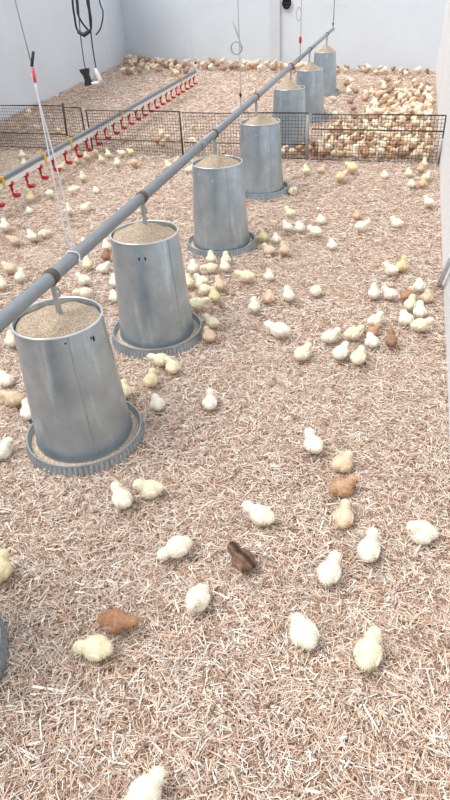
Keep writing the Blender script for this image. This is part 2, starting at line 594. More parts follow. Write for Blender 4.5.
def granules(pts_fn, n, seed, size):
    r = np.random.default_rng(seed)
    P = pts_fn(r, n)
    s = r.uniform(0.6, 1.3, (n, 1))*size
    o = np.array([[1, 0, 0], [-1, 0, 0], [0, 1, 0], [0, -1, 0], [0, 0, 1], [0, 0, -1]])*0.5
    vv = (P[:, None, :]+o[None]*s[:, None, :]*r.uniform(0.6, 1.4, (n, 6, 1))).reshape(-1, 3)
    t = np.array([[0, 2, 4], [2, 1, 4], [1, 3, 4], [3, 0, 4]])
    return vv, (np.arange(n)[:, None, None]*6+t[None]).reshape(-1, 3)


def add_raw(me_name, mb, V, T, mat):
    vs = np.concatenate([np.array(mb.v).reshape(-1, 3), V])
    fs = list(mb.f)+[tuple(int(i)+mb.n for i in t) for t in T]
    me = bpy.data.meshes.new(me_name)
    me.from_pydata(vs.tolist(), [], fs)
    me.materials.append(mat)
    me.update()
    return me


def mound_mesh(apex, edge, seed, offx=0.0, offy=0.0):
    R0 = RT-0.006

    def hz(x, y):
        r = np.hypot(x-offx, y-offy)/R0
        return edge+(apex-edge)*np.clip(1-r, 0, 1)**0.85+0.0035*np.sin(60*x+seed)*np.cos(53*y)
    mb = MB()
    rings = [0, .1, .2, .3, .4, .5, .6, .7, .8, .9, 1.0]
    vs = [(0, 0, float(hz(0, 0)))]; fs = []
    S = 40
    for i, q in enumerate(rings[1:]):
        for k in range(S):
            a = 2*math.pi*k/S
            x, y = R0*q*math.cos(a), R0*q*math.sin(a)
            vs.append((x, y, float(hz(x, y))))
    fs += [(0, 1+k, 1+(k+1) % S) for k in range(S)]
    for i in range(len(rings)-2):
        for k in range(S):
            k2 = (k+1) % S
            fs.append((1+i*S+k, 1+(i+1)*S+k, 1+(i+1)*S+k2, 1+i*S+k2))
    mb.add(vs, fs)

    def fn(r, n):
        rr = R0*0.985*np.sqrt(r.uniform(0, 1, n)); a = r.uniform(0, 2*math.pi, n)
        x, y = rr*np.cos(a), rr*np.sin(a)
        return np.stack([x, y, hz(x, y)+0.0005], -1)
    V, T = granules(fn, 5200, seed, 0.0044)
    return add_raw('feed_mound', mb, V, T, MAT['feed'])


def tray_feed_mesh():
    mb = MB()
    prof = [(0.150, 0.043), (0.172, 0.037), (0.185, 0.030), (0.1975, 0.027), (0.194, 0.016), (0.150, 0.014)]
    mb.lathe(prof, 72, rib=lambda i, a: 0.0, closed=True)

    def fn(r, n):
        rr = np.sqrt(r.uniform(0.166**2, 0.196**2, n)); a = r.uniform(0, 2*math.pi, n)
        z = np.interp(rr, [0.15, 0.172, 0.185, 0.197], [0.043, 0.037, 0.030, 0.027])
        return np.stack([rr*np.cos(a), rr*np.sin(a), z], -1)
    V, T = granules(fn, 3200, 5, 0.0034)
    return add_raw('tray_feed', mb, V, T, MAT['feed'])


tray_feed_me = tray_feed_mesh()
who = ['tray edge peeking in at the left border', 'nearest fully visible feeder', 'second feeder from the front', 'third feeder from the front',
       'fourth feeder, last before the wire fence', 'fifth feeder, first behind the wire fence', 'sixth feeder, second behind the fence', 'farthest feeder, near the back wall']
flabel = ['galvanised tube feeder cut off by the left border, only its tray edge showing',
          'largest galvanised tube feeder, nearest in full view, seam down its front',
          'galvanised tube feeder with two small slots, second from the front',
          'galvanised tube feeder third from the front, chicks crowding its tray',
          'galvanised tube feeder standing just in front of the wire fence',
          'galvanised tube feeder just behind the wire fence',
          'galvanised tube feeder second behind the wire fence, half hidden',
          'farthest galvanised tube feeder beneath the end of the overhead pipe']
mlabel = ['heaped feed in the feeder cut off at left border', 'brown feed crumbs filling the nearest large feeder to its rim', 'heaped feed in the slotted second feeder',
          'heaped feed in the third feeder from the front', 'heaped feed in the feeder just before the wire fence', 'heaped feed in the first feeder behind the fence',
          'heaped feed in the second feeder behind the fence', 'peaked feed in the farthest feeder near the back wall']
tlabel = ['feed ring in the tray at the left border', 'feed ring in the tray of the nearest large feeder', 'feed ring in the tray of the slotted second feeder',
          'feed ring in the tray of the third feeder from front', 'feed ring in the tray just before the wire fence', 'feed ring in the first tray behind the fence',
          'feed ring in the second tray behind the fence', 'feed ring in the farthest tray near the back wall']
apex = [0.52, 0.520, 0.548, 0.552, 0.556, 0.574, 0.578, 0.584]
edge = [0.478, 0.488, 0.486, 0.482, 0.482, 0.486, 0.486, 0.488]
seam_ang = [-60, -80, -30, -56, -58, -60, -40, -50]
for i, (fx, fy) in enumerate(FEED):
    gz = float(ground_z(fx, fy))*0.3
    root = link('tube_feeder', None, loc=(fx, fy, gz))
    tag(root, flabel[i], 'feeder', 'galvanised tube feeders in a row')
    face = math.degrees(math.atan2(-fy, -fx))         # direction towards the open side of the shed
    link('tray', tray_me, root)
    tb = link('tube', tube_me, root, rz=math.radians(47*i))
    link('rim', rim_me, root)
    # folded seam running up the tube
    sa = math.radians(face+[0, 6, 40, 20, 28, 30, 30, 20][i])
    ca, sn = math.cos(sa), math.sin(sa)
    mb = MB()
    pts = [(rad(z)+0.0002, z) for z in np.linspace(0.058, H-0.006, 7)]
    tng = np.array([-sn, ca, 0])
    vs = []
    for r, z in pts:
        c0 = np.array([ca*r, sn*r, z]); o_ = np.array([ca, sn, 0])
        vs += [c0-tng*0.003, c0-tng*0.002+o_*0.0015, c0+tng*0.002+o_*0.0015, c0+tng*0.003]
    fs = []
    for k in range(len(pts)-1):
        for j in range(3):
            fs.append((4*k+j, 4*k+j+1, 4*k+5+j, 4*k+4+j))
    mb.add(vs, fs).build('seam', MAT['zinc_tray'], root, smooth=False)

    def on_tube(name, deg, z, hw, hh, mat, out=0.0008):
        a_ = math.radians(face+deg); r_ = rad(z)
        o_ = np.array([math.cos(a_), math.sin(a_), 0]); t_ = np.array([-math.sin(a_), math.cos(a_), 0])
        mb_ = MB()
        vs_ = []
        for k in range(10):
            q = 2*math.pi*k/10
            vs_.append(o_*(r_+out*0.4)+t_*hw*math.cos(q)+np.array([0, 0, z+hh*math.sin(q)]))
        for k in range(10):
            q = 2*math.pi*k/10
            vs_.append(o_*(r_+out+0.001)+t_*hw*0.7*math.cos(q)+np.array([0, 0, z+0.7*hh*math.sin(q)]))
        mb_.add(vs_, [(k, (k+1) % 10, 10+(k+1) % 10, 10+k) for k in range(10)]+[tuple(10+k for k in range(10))])
        return mb_.build(name, mat, root)
    if i == 1:
        on_tube('slot', 40, 0.462, 0.005, 0.011, MAT['dark']); on_tube('slot', 36, 0.468, 0.003, 0.006, MAT['dark'])
        on_tube('rivet', 2, 0.482, 0.0035, 0.0035, MAT['dark'])
    elif i == 2:
        on_tube('slot', -14, 0.445, 0.004, 0.008, MAT['dark']); on_tube('slot', -4, 0.445, 0.004, 0.008, MAT['dark'])
    elif i >= 3:
        on_tube('rivet', -48, 0.468, 0.006, 0.006, MAT['zinc_rim']); on_tube('rivet', -12, 0.44, 0.004, 0.007, MAT['zinc_rim'])
    # strap hanger from the feed up to the pipe, with a hook over it
    pz = pipe_at(fy)
    dx, dy, top = pz[0]-fx, 0.0, pz[2]-gz
    mb = MB().obox((dx, 0, (0.44+top-PR)/2), (0, 1, 0), (1, 0, 0), (0, 0, 1), 0.004, 0.008, (top-PR-0.44)/2+0.002)
    hk = mb.build('hanger', MAT['hook'], root, smooth=False)
    arc = [(dx+0.004, 0.012, top-0.07), (dx+0.004, 0.022, top-0.058), (dx+0.004, 0.016, top-0.045), (dx, 0.0, top-PR-0.004)]
    MB().tube(arc, 0.0035, 6).build('hook', MAT['hook'], hk)
    bd = (PIPE1-PIPE0)/np.linalg.norm(PIPE1-PIPE0)
    MB().tube([np.array([dx, 0, top])-bd*0.014, np.array([dx, 0, top])+bd*0.014], PR+0.0032, 20).build('pipe_band', MAT['band'], root)
    fm = link('feed_mound', mound_mesh(apex[i], edge[i], 20+i, 0.01*math.sin(i*2.1), 0.012*math.cos(i*1.7)), loc=(fx, fy, gz))
    tag(fm, mlabel[i], 'feed', 'feed heaped in the feeder tubes', 'stuff')
    ft = link('tray_feed', tray_feed_me, loc=(fx, fy, gz), rz=0.7*i)
    tag(ft, tlabel[i], 'feed', 'feed rings in the feeder trays', 'stuff')

# overhead pipe
pipe = link('overhead_pipe', None, loc=(0, 0, 0))
tag(pipe, 'long grey pipe hung above the row of feeders', 'pipe')
joints = [-0.55, 3.05, 6.4, 9.55]
for k in range(3):
    MB().tube([pipe_at(joints[k]), pipe_at(joints[k+1])], PR-0.0006*k, 20).build('pipe_section', MAT['pipe'], pipe)
for k in (1, 2):
    MB().tube([pipe_at(joints[k]-0.04), pipe_at(joints[k]+0.04)], PR+0.003, 20).build('coupling', MAT['pipe'], pipe)
MB().tube([pipe_at(9.54), pipe_at(9.575)], PR+0.002, 20).build('end_cap', MAT['white'], pipe)


def pipe_y_for(px):
    lo, hi = 0.0, 9.5
    for _ in range(50):
        m_ = (lo+hi)/2
        if project(pipe_at(m_))[0] < px: lo = m_
        else: hi = m_
    return lo


def z_for(x, y, py):
    lo, hi = 0.0, 3.0
    for _ in range(50):
        m_ = (lo+hi)/2
        if project((x, y, m_))[1] > py: lo = m_
        else: hi = m_
    return lo


ROOF = 2.5
# nearest suspension cord: white doubled cord, red tape, black adjuster
y_ = pipe_y_for(73); P = pipe_at(y_); zc = z_for(P[0], P[1], 74)
r_ = link('suspension_cord', None, loc=tuple(P))
tag(r_, 'white doubled cord with red tape and black tip, holding the pipe near the first feeder', 'cord', 'cords holding the overhead pipe')
for s in (-1, 1):
    pts = [(s*0.005*math.sin(math.pi*t)+0.004*math.sin(4*t+s), s*0.010*math.sin(math.pi*t**0.7), PR*0.3+(zc-P[2]-PR*0.3)*t) for t in np.linspace(0, 1, 14)]
    MB().tube(pts, 0.0024, 6).build('strand', MAT['cord'], r_)
MB().tube([(0, 0, zc-P[2]-0.02), (0.001, 0, zc-P[2]+0.015)], 0.0045, 8).build('red_tape', MAT['pink'], r_)
MB().tube([(0.0, 0, zc-P[2]+0.018), (0.004, 0, zc-P[2]+0.028), (0.014, 0.0, zc-P[2]+0.052)], 0.0042, 8).build('black_tip', MAT['navy'], r_)
MB().tube([(0, 0, zc-P[2]+0.03), (-0.012, 0, zc-P[2]+0.25), (-0.015, 0, ROOF-P[2])], 0.0018, 5).build('upper_cord', MAT['greycord'], r_)
th = np.linspace(0, 2*math.pi, 15)
MB().tube([(0.0+ (PR+0.003)*math.cos(t), 0.006*math.sin(3*t), (PR+0.003)*math.sin(t)) for t in th], 0.003, 6).build('loop', MAT['cord'], r_)

# curled cord between third and fourth feeders
y_ = pipe_y_for(241); P = pipe_at(y_); zc = z_for(P[0], P[1], 48)-P[2]
r_ = link('suspension_cord', None, loc=tuple(P))
tag(r_, 'thin grey cord with a curled coil, holding the pipe before the fourth feeder', 'cord', 'cords holding the overhead pipe')
MB().tube([(0.004*math.sin(9*t), 0, PR*0.5+(ROOF-P[2])*t) for t in np.linspace(0, 1, 18)], 0.0028, 6).build('strand', MAT['greycord'], r_)
MB().tube([(-0.018+0.034*math.cos(t), 0.004*t/3, zc+0.034*math.sin(t)) for t in np.linspace(0, 4*math.pi, 36)]+[(-0.02, 0.01, zc+0.10), (-0.035, 0.01, zc+0.14)], 0.0038, 6).build('coil', MAT['greycord'], r_)
MB().ellipsoid((0, 0, z_for(P[0], P[1], 95)-P[2]), (0.009, 0.009, 0.014)).build('knot', MAT['dark'], r_)

# red tagged cord near the sixth feeder
y_ = pipe_y_for(300); P = pipe_at(y_); zc = z_for(P[0], P[1], 40)-P[2]
r_ = link('suspension_cord', None, loc=tuple(P))
tag(r_, 'thin dark cord with a red bead and loop, holding the pipe behind the fence', 'cord', 'cords holding the overhead pipe')
MB().tube([(0.003*math.sin(9*t), 0, PR*0.5+(ROOF-P[2])*t) for t in np.linspace(0, 1, 18)], 0.0036, 6).build('strand', MAT['greycord'], r_)
MB().ellipsoid((0, 0, zc), (0.014, 0.014, 0.034)).build('bead', MAT['red'], r_)
zl = z_for(P[0], P[1], 14)-P[2]
MB().tube([(-0.02+0.022*math.cos(t), 0, zl+0.055*math.sin(t)) for t in np.linspace(0, 2*math.pi, 24)], 0.0032, 6).build('loop', MAT['greycord'], r_)
# end cord
P = pipe_at(9.5)
r_ = link('suspension_cord', None, loc=tuple(P))
tag(r_, 'thin dark wire holding the far end of the overhead pipe', 'cord', 'cords holding the overhead pipe')
MB().tube([(0, 0, PR*0.5), (0.004, 0, 0.1), (0, 0, ROOF-P[2])], 0.0042, 6).build('strand', MAT['navy'], r_)
MB().ellipsoid((0, 0, 0.06), (0.012, 0.012, 0.018)).build('knot', MAT['dark'], r_)

# ------------------------------------------------------------------ nipple drinker line
D0, D1 = np.array([-2.735, 2.15, 0.205]), np.array([-3.205, 9.35, 0.205])
D0 = np.array([-2.8448, 3.7952, 0.2]); D1 = np.array([-3.2188, 9.4794, 0.2])
dd = (D1-D0)/np.linalg.norm(D1-D0)
D0 = D0-dd*1.2
side = np.array([dd[1], -dd[0], 0])
dr = link('drinker_line', None, loc=tuple(D0))
tag(dr, 'nipple drinker line of white and grey pipe with red cups', 'drinker')
LEN = np.linalg.norm(D1-D0)
MB().obox(dd*LEN/2, dd, side, (0, 0, 1), LEN/2, 0.015, 0.017).build('water_pipe', MAT['white'], dr, smooth=False)
MB().tube([dd*0+np.array([0, 0, 0.040])-side*0.004, dd*LEN+np.array([0, 0, 0.040])-side*0.004], 0.0175, 14).build('support_tube', MAT['pipe'], dr)
MB().obox(dd*(LEN+0.02)+np.array([0, 0, 0.018]), dd, side, (0, 0, 1), 0.03, 0.02, 0.034).build('end_piece', MAT['white'], dr)
MB().tube([dd*(LEN+0.02)+np.array([0, 0, 0.04]), dd*(LEN+0.02)+np.array([0, 0, 0.13])], 0.012, 10).build('vent_stub', MAT['white'], dr)
MB().tube([dd*(LEN+0.02)+np.array([0, 0, 0.13]), dd*(LEN+0.02)+np.array([0, 0, 0.155])], 0.016, 10).build('vent_cap', MAT['dark'], dr)
# one nipple with saddle, stem and drip cup, copied along the pipe
stem_me = MB().obox((0, 0, -0.016), dd, side, (0, 0, 1), 0.013, 0.016, 0.012).tube([(0, 0, -0.02), (0, 0, -0.062)], [0.010, 0.007], 10).mesh('nipple', MAT['red'])
cup = MB()
cup.tube([(0, 0, -0.058), (0.0, 0, -0.075), tuple(side*0.022+np.array([0, 0, -0.092]))], 0.006, 8)
cc = side*0.022
prof = [(0.0, -0.100), (0.020, -0.099), (0.028, -0.086), (0.030, -0.084), (0.026, -0.087), (0.018, -0.094), (0.0, -0.095)]
c2 = MB().lathe(prof, 20)
cup.add([np.array(v)+cc for v in c2.v], c2.f)
cup_me = cup.mesh('drip_cup', MAT['red'])
SP = 0.237
k = 0
s = 0.10
while s < LEN-0.05:
    o = link('nipple', stem_me, dr, loc=tuple(dd*s))
    o.scale = (1.25, 1.25, 1.2)
    link('drip_cup', cup_me, o)
    s += SP
for px in (2, 44, 70, 121, 181):
    lo, hi = 0.0, LEN
    for _ in range(40):
        m_ = (lo+hi)/2
        if project(D0+dd*m_)[0] < px: lo = m_
        else: hi = m_
    mb = MB().obox(dd*lo+np.array([0, 0, 0.020]), dd, side, (0, 0, 1), 0.010, 0.024, 0.040)
    mb.tube([dd*lo+np.array([0, 0, 0.055]), dd*lo+np.array([0, 0, 0.085])-dd*0.02], 0.006, 6)
    mb.build('yellow_clip', MAT['yellow'], dr, smooth=False)
for px, lab in ((119, 'faint white cord holding the middle of the drinker line'), (194, 'faint white cord holding the far end of the drinker line')):
    lo, hi = 0.0, LEN
    for _ in range(40):
        m_ = (lo+hi)/2
        if project(D0+dd*m_)[0] < px: lo = m_
        else: hi = m_
    P = D0+dd*lo+np.array([0, 0, 0.055])
    o = link('suspension_cord', None, loc=tuple(P)); tag(o, lab, 'cord', 'cords holding the drinker line')
    MB().tube([(0, 0, -0.004), (0.002, 0, 0.9), (0, 0, ROOF-P[2])], 0.0028, 6).build('strand', MAT['cord'], o)
    MB().ellipsoid((0, 0, 0.03), (0.008, 0.008, 0.016)).build('knot', MAT['cord'], o)

# ------------------------------------------------------------------ wire fence panels
def fence_panel(a, b, h, mids, label, post_a=None, post_b=None, lean=0.0):
    a = np.array([a[0], a[1], 0.0]); b = np.array([b[0], b[1], 0.0])
    L_ = np.linalg.norm(b-a); d_ = (b-a)/L_; zz = np.array([lean*-d_[1], lean*d_[0], 1.0])
    r0 = link('wire_fence_panel', None, loc=tuple(a+np.array([0, 0, 0.006])))
    tag(r0, label, 'fence', 'wire fence panels across the shed')
    cell = 0.0275
    m_ = MB(); wr = 0.0015
    nrm = np.array([-d_[1], d_[0], 0])
    nv = max(2, int(L_/cell))
    for k_ in range(nv+1):
        p = d_*L_*k_/nv
        m_.tube([p+zz*0.008, p+zz*(h-0.004)], wr, 4, cap=False)
    nh = int(h/cell)
    for k_ in range(nh+1):
        z = 0.008+(h-0.012)*k_/nh
        m_.tube([zz*z+nrm*wr*1.6, d_*L_+zz*z+nrm*wr*1.6], wr, 4, cap=False)
    tag(m_.build('wire_mesh', MAT['wire'], r0), kind='stuff')
    MB().tube([zz*h, d_*L_*0.33+zz*(h-0.004), d_*L_*0.66+zz*(h+0.003), d_*L_+zz*h], 0.0042, 6).build('top_rail', MAT['rail'], r0)
    MB().tube([zz*0.006, d_*L_+zz*0.006], 0.0045, 6).build('bottom_rail', MAT['rail'], r0)
    for mz in mids:
        MB().tube([zz*mz*h-nrm*0.004, d_*L_+zz*mz*h-nrm*0.004], 0.0045, 6).build('middle_rail', MAT['rail'], r0)
    for p_, base in ((post_a, np.zeros(3)), (post_b, d_*L_)):
        if p_:
            rr, hh, mat, ox = p_
            MB().tube([base-nrm*(rr+0.005), base+zz*hh-nrm*(rr+0.005)+d_*ox], rr, 8).build('post', mat, r0)
    return r0


g = lambda x, y: ground(x, y)[:2]
dk = MAT['rail']
fence_panel((-4.60, 5.76), g(70, 150), 0.405, [0.35], 'wire fence panel at the left end against the left wall', (0.006, 0.41, dk, 0), (0.011, 0.43, dk, 0.03))
fence_panel(g(72, 151)+np.array([0.01, 0]), g(89, 152), 0.40, [0.34], 'narrow wire fence panel just left of the gap crossed by the drinker', None, (0.007, 0.40, dk, 0))
fence_panel(g(94, 153), g(184, 157), 0.385, [0.33], 'wire fence panel crossed by the drinker line', (0.007, 0.39, dk, 0), (0.009, 0.39, dk, 0))
fence_panel(g(186, 157), g(307, 160), 0.375, [0.33], 'wire fence panel behind the pipe, ending beside the fifth feeder', None, (0.014, 0.36, MAT['post'], 0))
fence_panel(g(311, 160.5), g(438.5, 165), 0.37, [0.68], 'wire fence panel holding back the chick crowd beside the right wall', None, (0.006, 0.37, dk, 0))

# leaning strips at the right wall
for (b_, top, lab) in (((441.3, 286), (0.235, 2.62, 0.30), 'grey metal strip leaning on the right wall'), ((437.5, 166), (0.235, 5.05, 0.26), 'thin pale strut bracing the fence end at right wall')):
    B_ = ground(*b_); B_[0] = 0.232; B_[2] = 0.0
    mb = MB().tube([(0, 0, 0.002), tuple(np.array(top)-B_)], 0.013 if b_[1] > 200 else 0.008, 8)
    o = mb.build('wall_strut', MAT['strip'], loc=tuple(B_))
    tag(o, lab, 'strut')

# ------------------------------------------------------------------ cable hanging by the left wall
YC = 4.9
q = lambda x, y, o=0.0: at_depth(x, y, YC+o)
cb = link('hanging_cable', None, loc=tuple(q(88, 30)))
tag(cb, 'looped black electric cable with plugs hanging by the left wall', 'cable')
O = q(88, 30)


def strand(pts, r, mat, name, sub=6):
    pts = [np.array(p)-O for p in pts]
    out = []
    n_ = len(pts)
    for i in range(n_-1):
        p0, p1, p2, p3 = pts[max(i-1, 0)], pts[i], pts[i+1], pts[min(i+2, n_-1)]
        for t in np.arange(sub)/sub:
            out.append(0.5*((2*p1)+(-p0+p2)*t+(2*p0-5*p1+4*p2-p3)*t*t+(-p0+3*p1-3*p2+p3)*t**3))
    out.append(pts[-1])
    return MB().tube(out, r, 7).build(name, mat, cb)


up = lambda x, o=0.0: np.array([q(x, 0, o)[0], YC+o, 2.45])
strand([q(70, -50), q(72.5, 0), q(74.5, 16), q(77, 29), q(83, 34), q(90, 31), q(91, 20), q(88.5, 0), q(86, -50)], 0.0085, MAT['navy'], 'loop')
strand([q(72, -50, .01), q(76.5, 0, .01), q(79, 17, .01), q(90, 31, .02), q(90.5, 16, .02), q(87, 0, .01), q(84, -50, .01)], 0.0075, MAT['navy'], 'loop')
strand([q(96, -40, -.02), q(99.5, 0, -.02), q(103, 12, -.02), q(101, 27, -.02), q(96, 35, -.02)], 0.0055, MAT['navy'], 'loop')
strand([q(72, -50, .02), q(78, 0, .02), q(80, 30, .02), q(83, 55, .02), q(85.5, 70, .02)], 0.004, MAT['dark'], 'lead')
strand([q(86, -50, -.01), q(88, 0, -.01), q(91, 33, -.01), q(93, 50, -.01), q(96, 68, -.01)], 0.0055, MAT['navy'], 'lead')
MB().tube([q(78, 32)-O, q(84, 35)-O, q(90, 31)-O], [0.012, 0.018, 0.012], 8).build('cable_tie', MAT['navy'], cb)
# black socket with a waist
c0 = q(87, 77, .02)-O
ax = q(90, 76.5, .02)-q(84, 77.5, .02); ax /= np.linalg.norm(ax)
ay = q(89.5, 84, .02)-q(84.5, 70, .02); ay /= np.linalg.norm(ay)
az = np.cross(ax, ay)
vs = []
for z_ in (-0.013, 0.013):
    for (u_, v_) in ((-0.040, -0.062), (0.040, -0.062), (0.040, -0.045), (0.024, -0.015), (0.024, 0.020), (0.040, 0.048), (0.040, 0.062), (-0.040, 0.062), (-0.040, 0.048), (-0.026, 0.020), (-0.026, -0.015), (-0.040, -0.045)):
        vs.append(c0+ax*u_+ay*v_+az*z_)
MB().add(vs, [tuple(range(11, -1, -1)), tuple(range(12, 24))]+[(k, (k+1) % 12, 12+(k+1) % 12, 12+k) for k in range(12)]).build('socket', MAT['dark'], cb, smooth=False)
c1 = q(98.5, 76, -.01)-O
ay2 = q(101, 80, -.01)-q(96, 68, -.01); ay2 /= np.linalg.norm(ay2)
MB().tube([c1-ay2*0.06, c1-ay2*0.03, c1+ay2*0.025, c1+ay2*0.045], [0.008, 0.015, 0.018, 0.014], 10).build('plug', MAT['white'], cb)
for s in (-1, 1):
    p = c1+ay2*0.04+ax*0.01*s
    MB().tube([p, p+ay2*0.03], 0.004, 6).build('plug_pin', MAT['hook'], cb)
MB().obox(q(96.5, 83, .0)-O, ax, ay, az, 0.04, 0.012, 0.012).build('adapter', MAT['white'], cb)

# ------------------------------------------------------------------ chicks
POSE = {}


def smin(a, b, k):
    h = np.clip(0.5+0.5*(b-a)/k, 0, 1)
    return b*(1-h)+a*h-k*h*(1-h)


def ico(sub):
    t = (1+5**0.5)/2
    v = np.array([(-1, t, 0), (1, t, 0), (-1, -t, 0), (1, -t, 0), (0, -1, t), (0, 1, t), (0, -1, -t), (0, 1, -t), (t, 0, -1), (t, 0, 1), (-t, 0, -1), (-t, 0, 1)], float)
    v /= np.linalg.norm(v[0])
    f = [(0, 11, 5), (0, 5, 1), (0, 1, 7), (0, 7, 10), (0, 10, 11), (1, 5, 9), (5, 11, 4), (11, 10, 2), (10, 7, 6), (7, 1, 8), (3, 9, 4), (3, 4, 2), (3, 2, 6), (3, 6, 8), (3, 8, 9), (4, 9, 5), (2, 4, 11), (6, 2, 10), (8, 6, 7), (9, 8, 1)]
    v = list(v)
    for _ in range(sub):
        cache = {}; nf = []

        def mid(a, b):
            key = (min(a, b), max(a, b))
            if key not in cache:
                m_ = v[a]+v[b]; v.append(m_/np.linalg.norm(m_)); cache[key] = len(v)-1
            return cache[key]
        for a, b, c in f:
            ab, bc, ca = mid(a, b), mid(b, c), mid(c, a)
            nf += [(a, ab, ca), (b, bc, ab), (c, ca, bc), (ab, bc, ca)]
        f = nf
    return np.array(v), np.array(f)


ICO3 = ico(3); ICO2 = ico(2)


def pose(dz=0.0, head=(0.0385, 0, 0.074), look=0.0, nod=0.0, pitch=0.0, stretch=1.0, wide=1.0):
    h = np.array(head, float)
    E_ = [((0.0, 0, 0.047+dz), (0.0315*stretch, 0.0300*wide, 0.0290)), ((0.012, 0, 0.045+dz), (0.024, 0.0275*wide, 0.027)),
          ((-0.027*stretch, 0, 0.050+dz), (0.016, 0.018, 0.0150)), (tuple(h), (0.0178, 0.0172, 0.0172)),
          (tuple(0.5*h+0.5*np.array([0.018, 0, 0.052+dz])), (0.0150, 0.0150, 0.0150))]
    return dict(ell=E_, head=h, look=look, nod=nod, dz=dz, wide=wide, center=np.array([0.010, h[1]*0.3, 0.050+dz]))


POSES = {
    'stand': pose(),
    'alert': pose(head=(0.034, 0, 0.083), nod=0.1),
    'peck': pose(head=(0.051, 0, 0.036), nod=-0.8),
    'sit': pose(dz=-0.017, head=(0.037, 0, 0.056), wide=1.08),
    'left': pose(head=(0.030, 0.018, 0.074), look=1.2),
    'right': pose(head=(0.030, -0.018, 0.074), look=-1.2),
    'ball': pose(dz=-0.015, head=(0.028, 0.006, 0.054), wide=1.1, stretch=0.9, nod=-0.4),
    'reach': pose(head=(0.054, 0, 0.058), nod=-0.1, stretch=1.08),
}


def sdf(P, ell):
    d = None
    for c, r in ell:
        r = np.array(r)
        q_ = (P-np.array(c))/r
        k0 = np.linalg.norm(q_, axis=1); k1 = np.linalg.norm(q_/r, axis=1)
        s_ = k0*(k0-1)/np.maximum(k1, 1e-9)
        d = s_ if d is None else smin(d, s_, 0.007)
    return d


def body_surface(ps, ic):
    D, Fc = ic
    lo = np.zeros(len(D)); hi = np.full(len(D), 0.12)
    # first exit from the centre along each ray
    t = np.full(len(D), 0.004)
    for _ in range(70):
        s_ = sdf(ps['center']+D*t[:, None], ps['ell'])
        t = t+np.clip(-s_, 0, 1)*0.8+np.where(s_ < 0, 2e-5, 0)
    return ps['center']+D*t[:, None], Fc


def tufts(ps, P, Fc, n, seed):
    r = np.random.default_rng(seed)
    a, b, c = P[Fc[:, 0]], P[Fc[:, 1]], P[Fc[:, 2]]
    nr = np.cross(b-a, c-a); ar = np.linalg.norm(nr, axis=1); nr /= ar[:, None]+1e-12
    pick = r.choice(len(Fc), n, p=ar/ar.sum())
    u, v = r.uniform(0, 1, (2, n)); sw = u+v > 1; u[sw] = 1-u[sw]; v[sw] = 1-v[sw]
    p = a[pick]+(b-a)[pick]*u[:, None]+(c-a)[pick]*v[:, None]
    d = nr[pick]*0.75+np.array([-0.65, 0, -0.15])+r.normal(0, 0.25, (n, 3))
    d /= np.linalg.norm(d, axis=1)[:, None]
    L_ = r.uniform(0.0035, 0.0085, (n, 1))
    w = np.cross(d, r.normal(0, 1, (n, 3))); w /= np.linalg.norm(w, axis=1)[:, None]
    vv = np.stack([p-w*0.0006-nr[pick]*0.0008, p+w*0.0006-nr[pick]*0.0008, p+d*L_], 1).reshape(-1, 3)
    return vv, np.arange(3*n).reshape(n, 3)


def head_frame(ps):
    lk, nd = ps['look'], ps['nod']
    f_ = np.array([math.cos(lk)*math.cos(nd), math.sin(lk)*math.cos(nd), math.sin(nd)])
    s_ = np.array([-math.sin(lk), math.cos(lk), 0]); u_ = np.cross(f_, s_)
    return f_, s_, u_


def beak_mb(ps, mb=None, mi=0):
    f_, s_, u_ = head_frame(ps); h = ps['head']
    b0 = h+f_*0.0145-u_*0.003
    mb = mb or MB()
    vs = [b0+s_*0.0048, b0+u_*0.0036, b0-s_*0.0048, b0-u_*0.0036, b0+f_*0.0105-u_*0.0022]
    return mb.add(vs, [(0, 1, 4), (1, 2, 4), (2, 3, 4), (3, 0, 4), (3, 2, 1, 0)], mi)


def eye_pos(ps, s):
    f_, s_, u_ = head_frame(ps); h = ps['head']
    d_ = f_*0.0075+s_*s*0.0145+u_*0.0035
    return h+d_


def leg_mb(ps, s, mb=None, mi=0):
    mb = mb or MB()
    z = 0.030+ps['dz']
    y = 0.013*s
    if ps['dz'] > -0.01:
        mb.tube([(-0.002, y, z), (-0.006, y*1.05, z*0.55), (-0.001, y*1.1, 0.003)], [0.0045, 0.0028, 0.0024], 6, mi)
    for a in (-0.5, 0, 0.5):
        mb.tube([(-0.001, y*1.1, 0.003), (0.011*math.cos(a), y*1.1+0.011*math.sin(a), 0.0022), (0.019*math.cos(a), y*1.1+0.019*math.sin(a), 0.001)], [0.0022, 0.0018, 0.0009], 5, mi)
    mb.tube([(-0.001, y*1.1, 0.003), (-0.011, y*1.1, 0.001)], [0.002, 0.0008], 5, mi)
    return mb


def wing_surface(ps, s):
    c = np.array([-0.003, 0.0272*s*ps['wide'], 0.048+ps['dz']])
    ca, sa = math.cos(0.22), math.sin(0.22)
    rot = np.array([[ca, 0, -sa], [0, 1, 0], [sa, 0, ca]])
    return MB().ellipsoid(c, (0.0195, 0.0050, 0.0125), 14, 8, rot=rot)


CACHE = {}


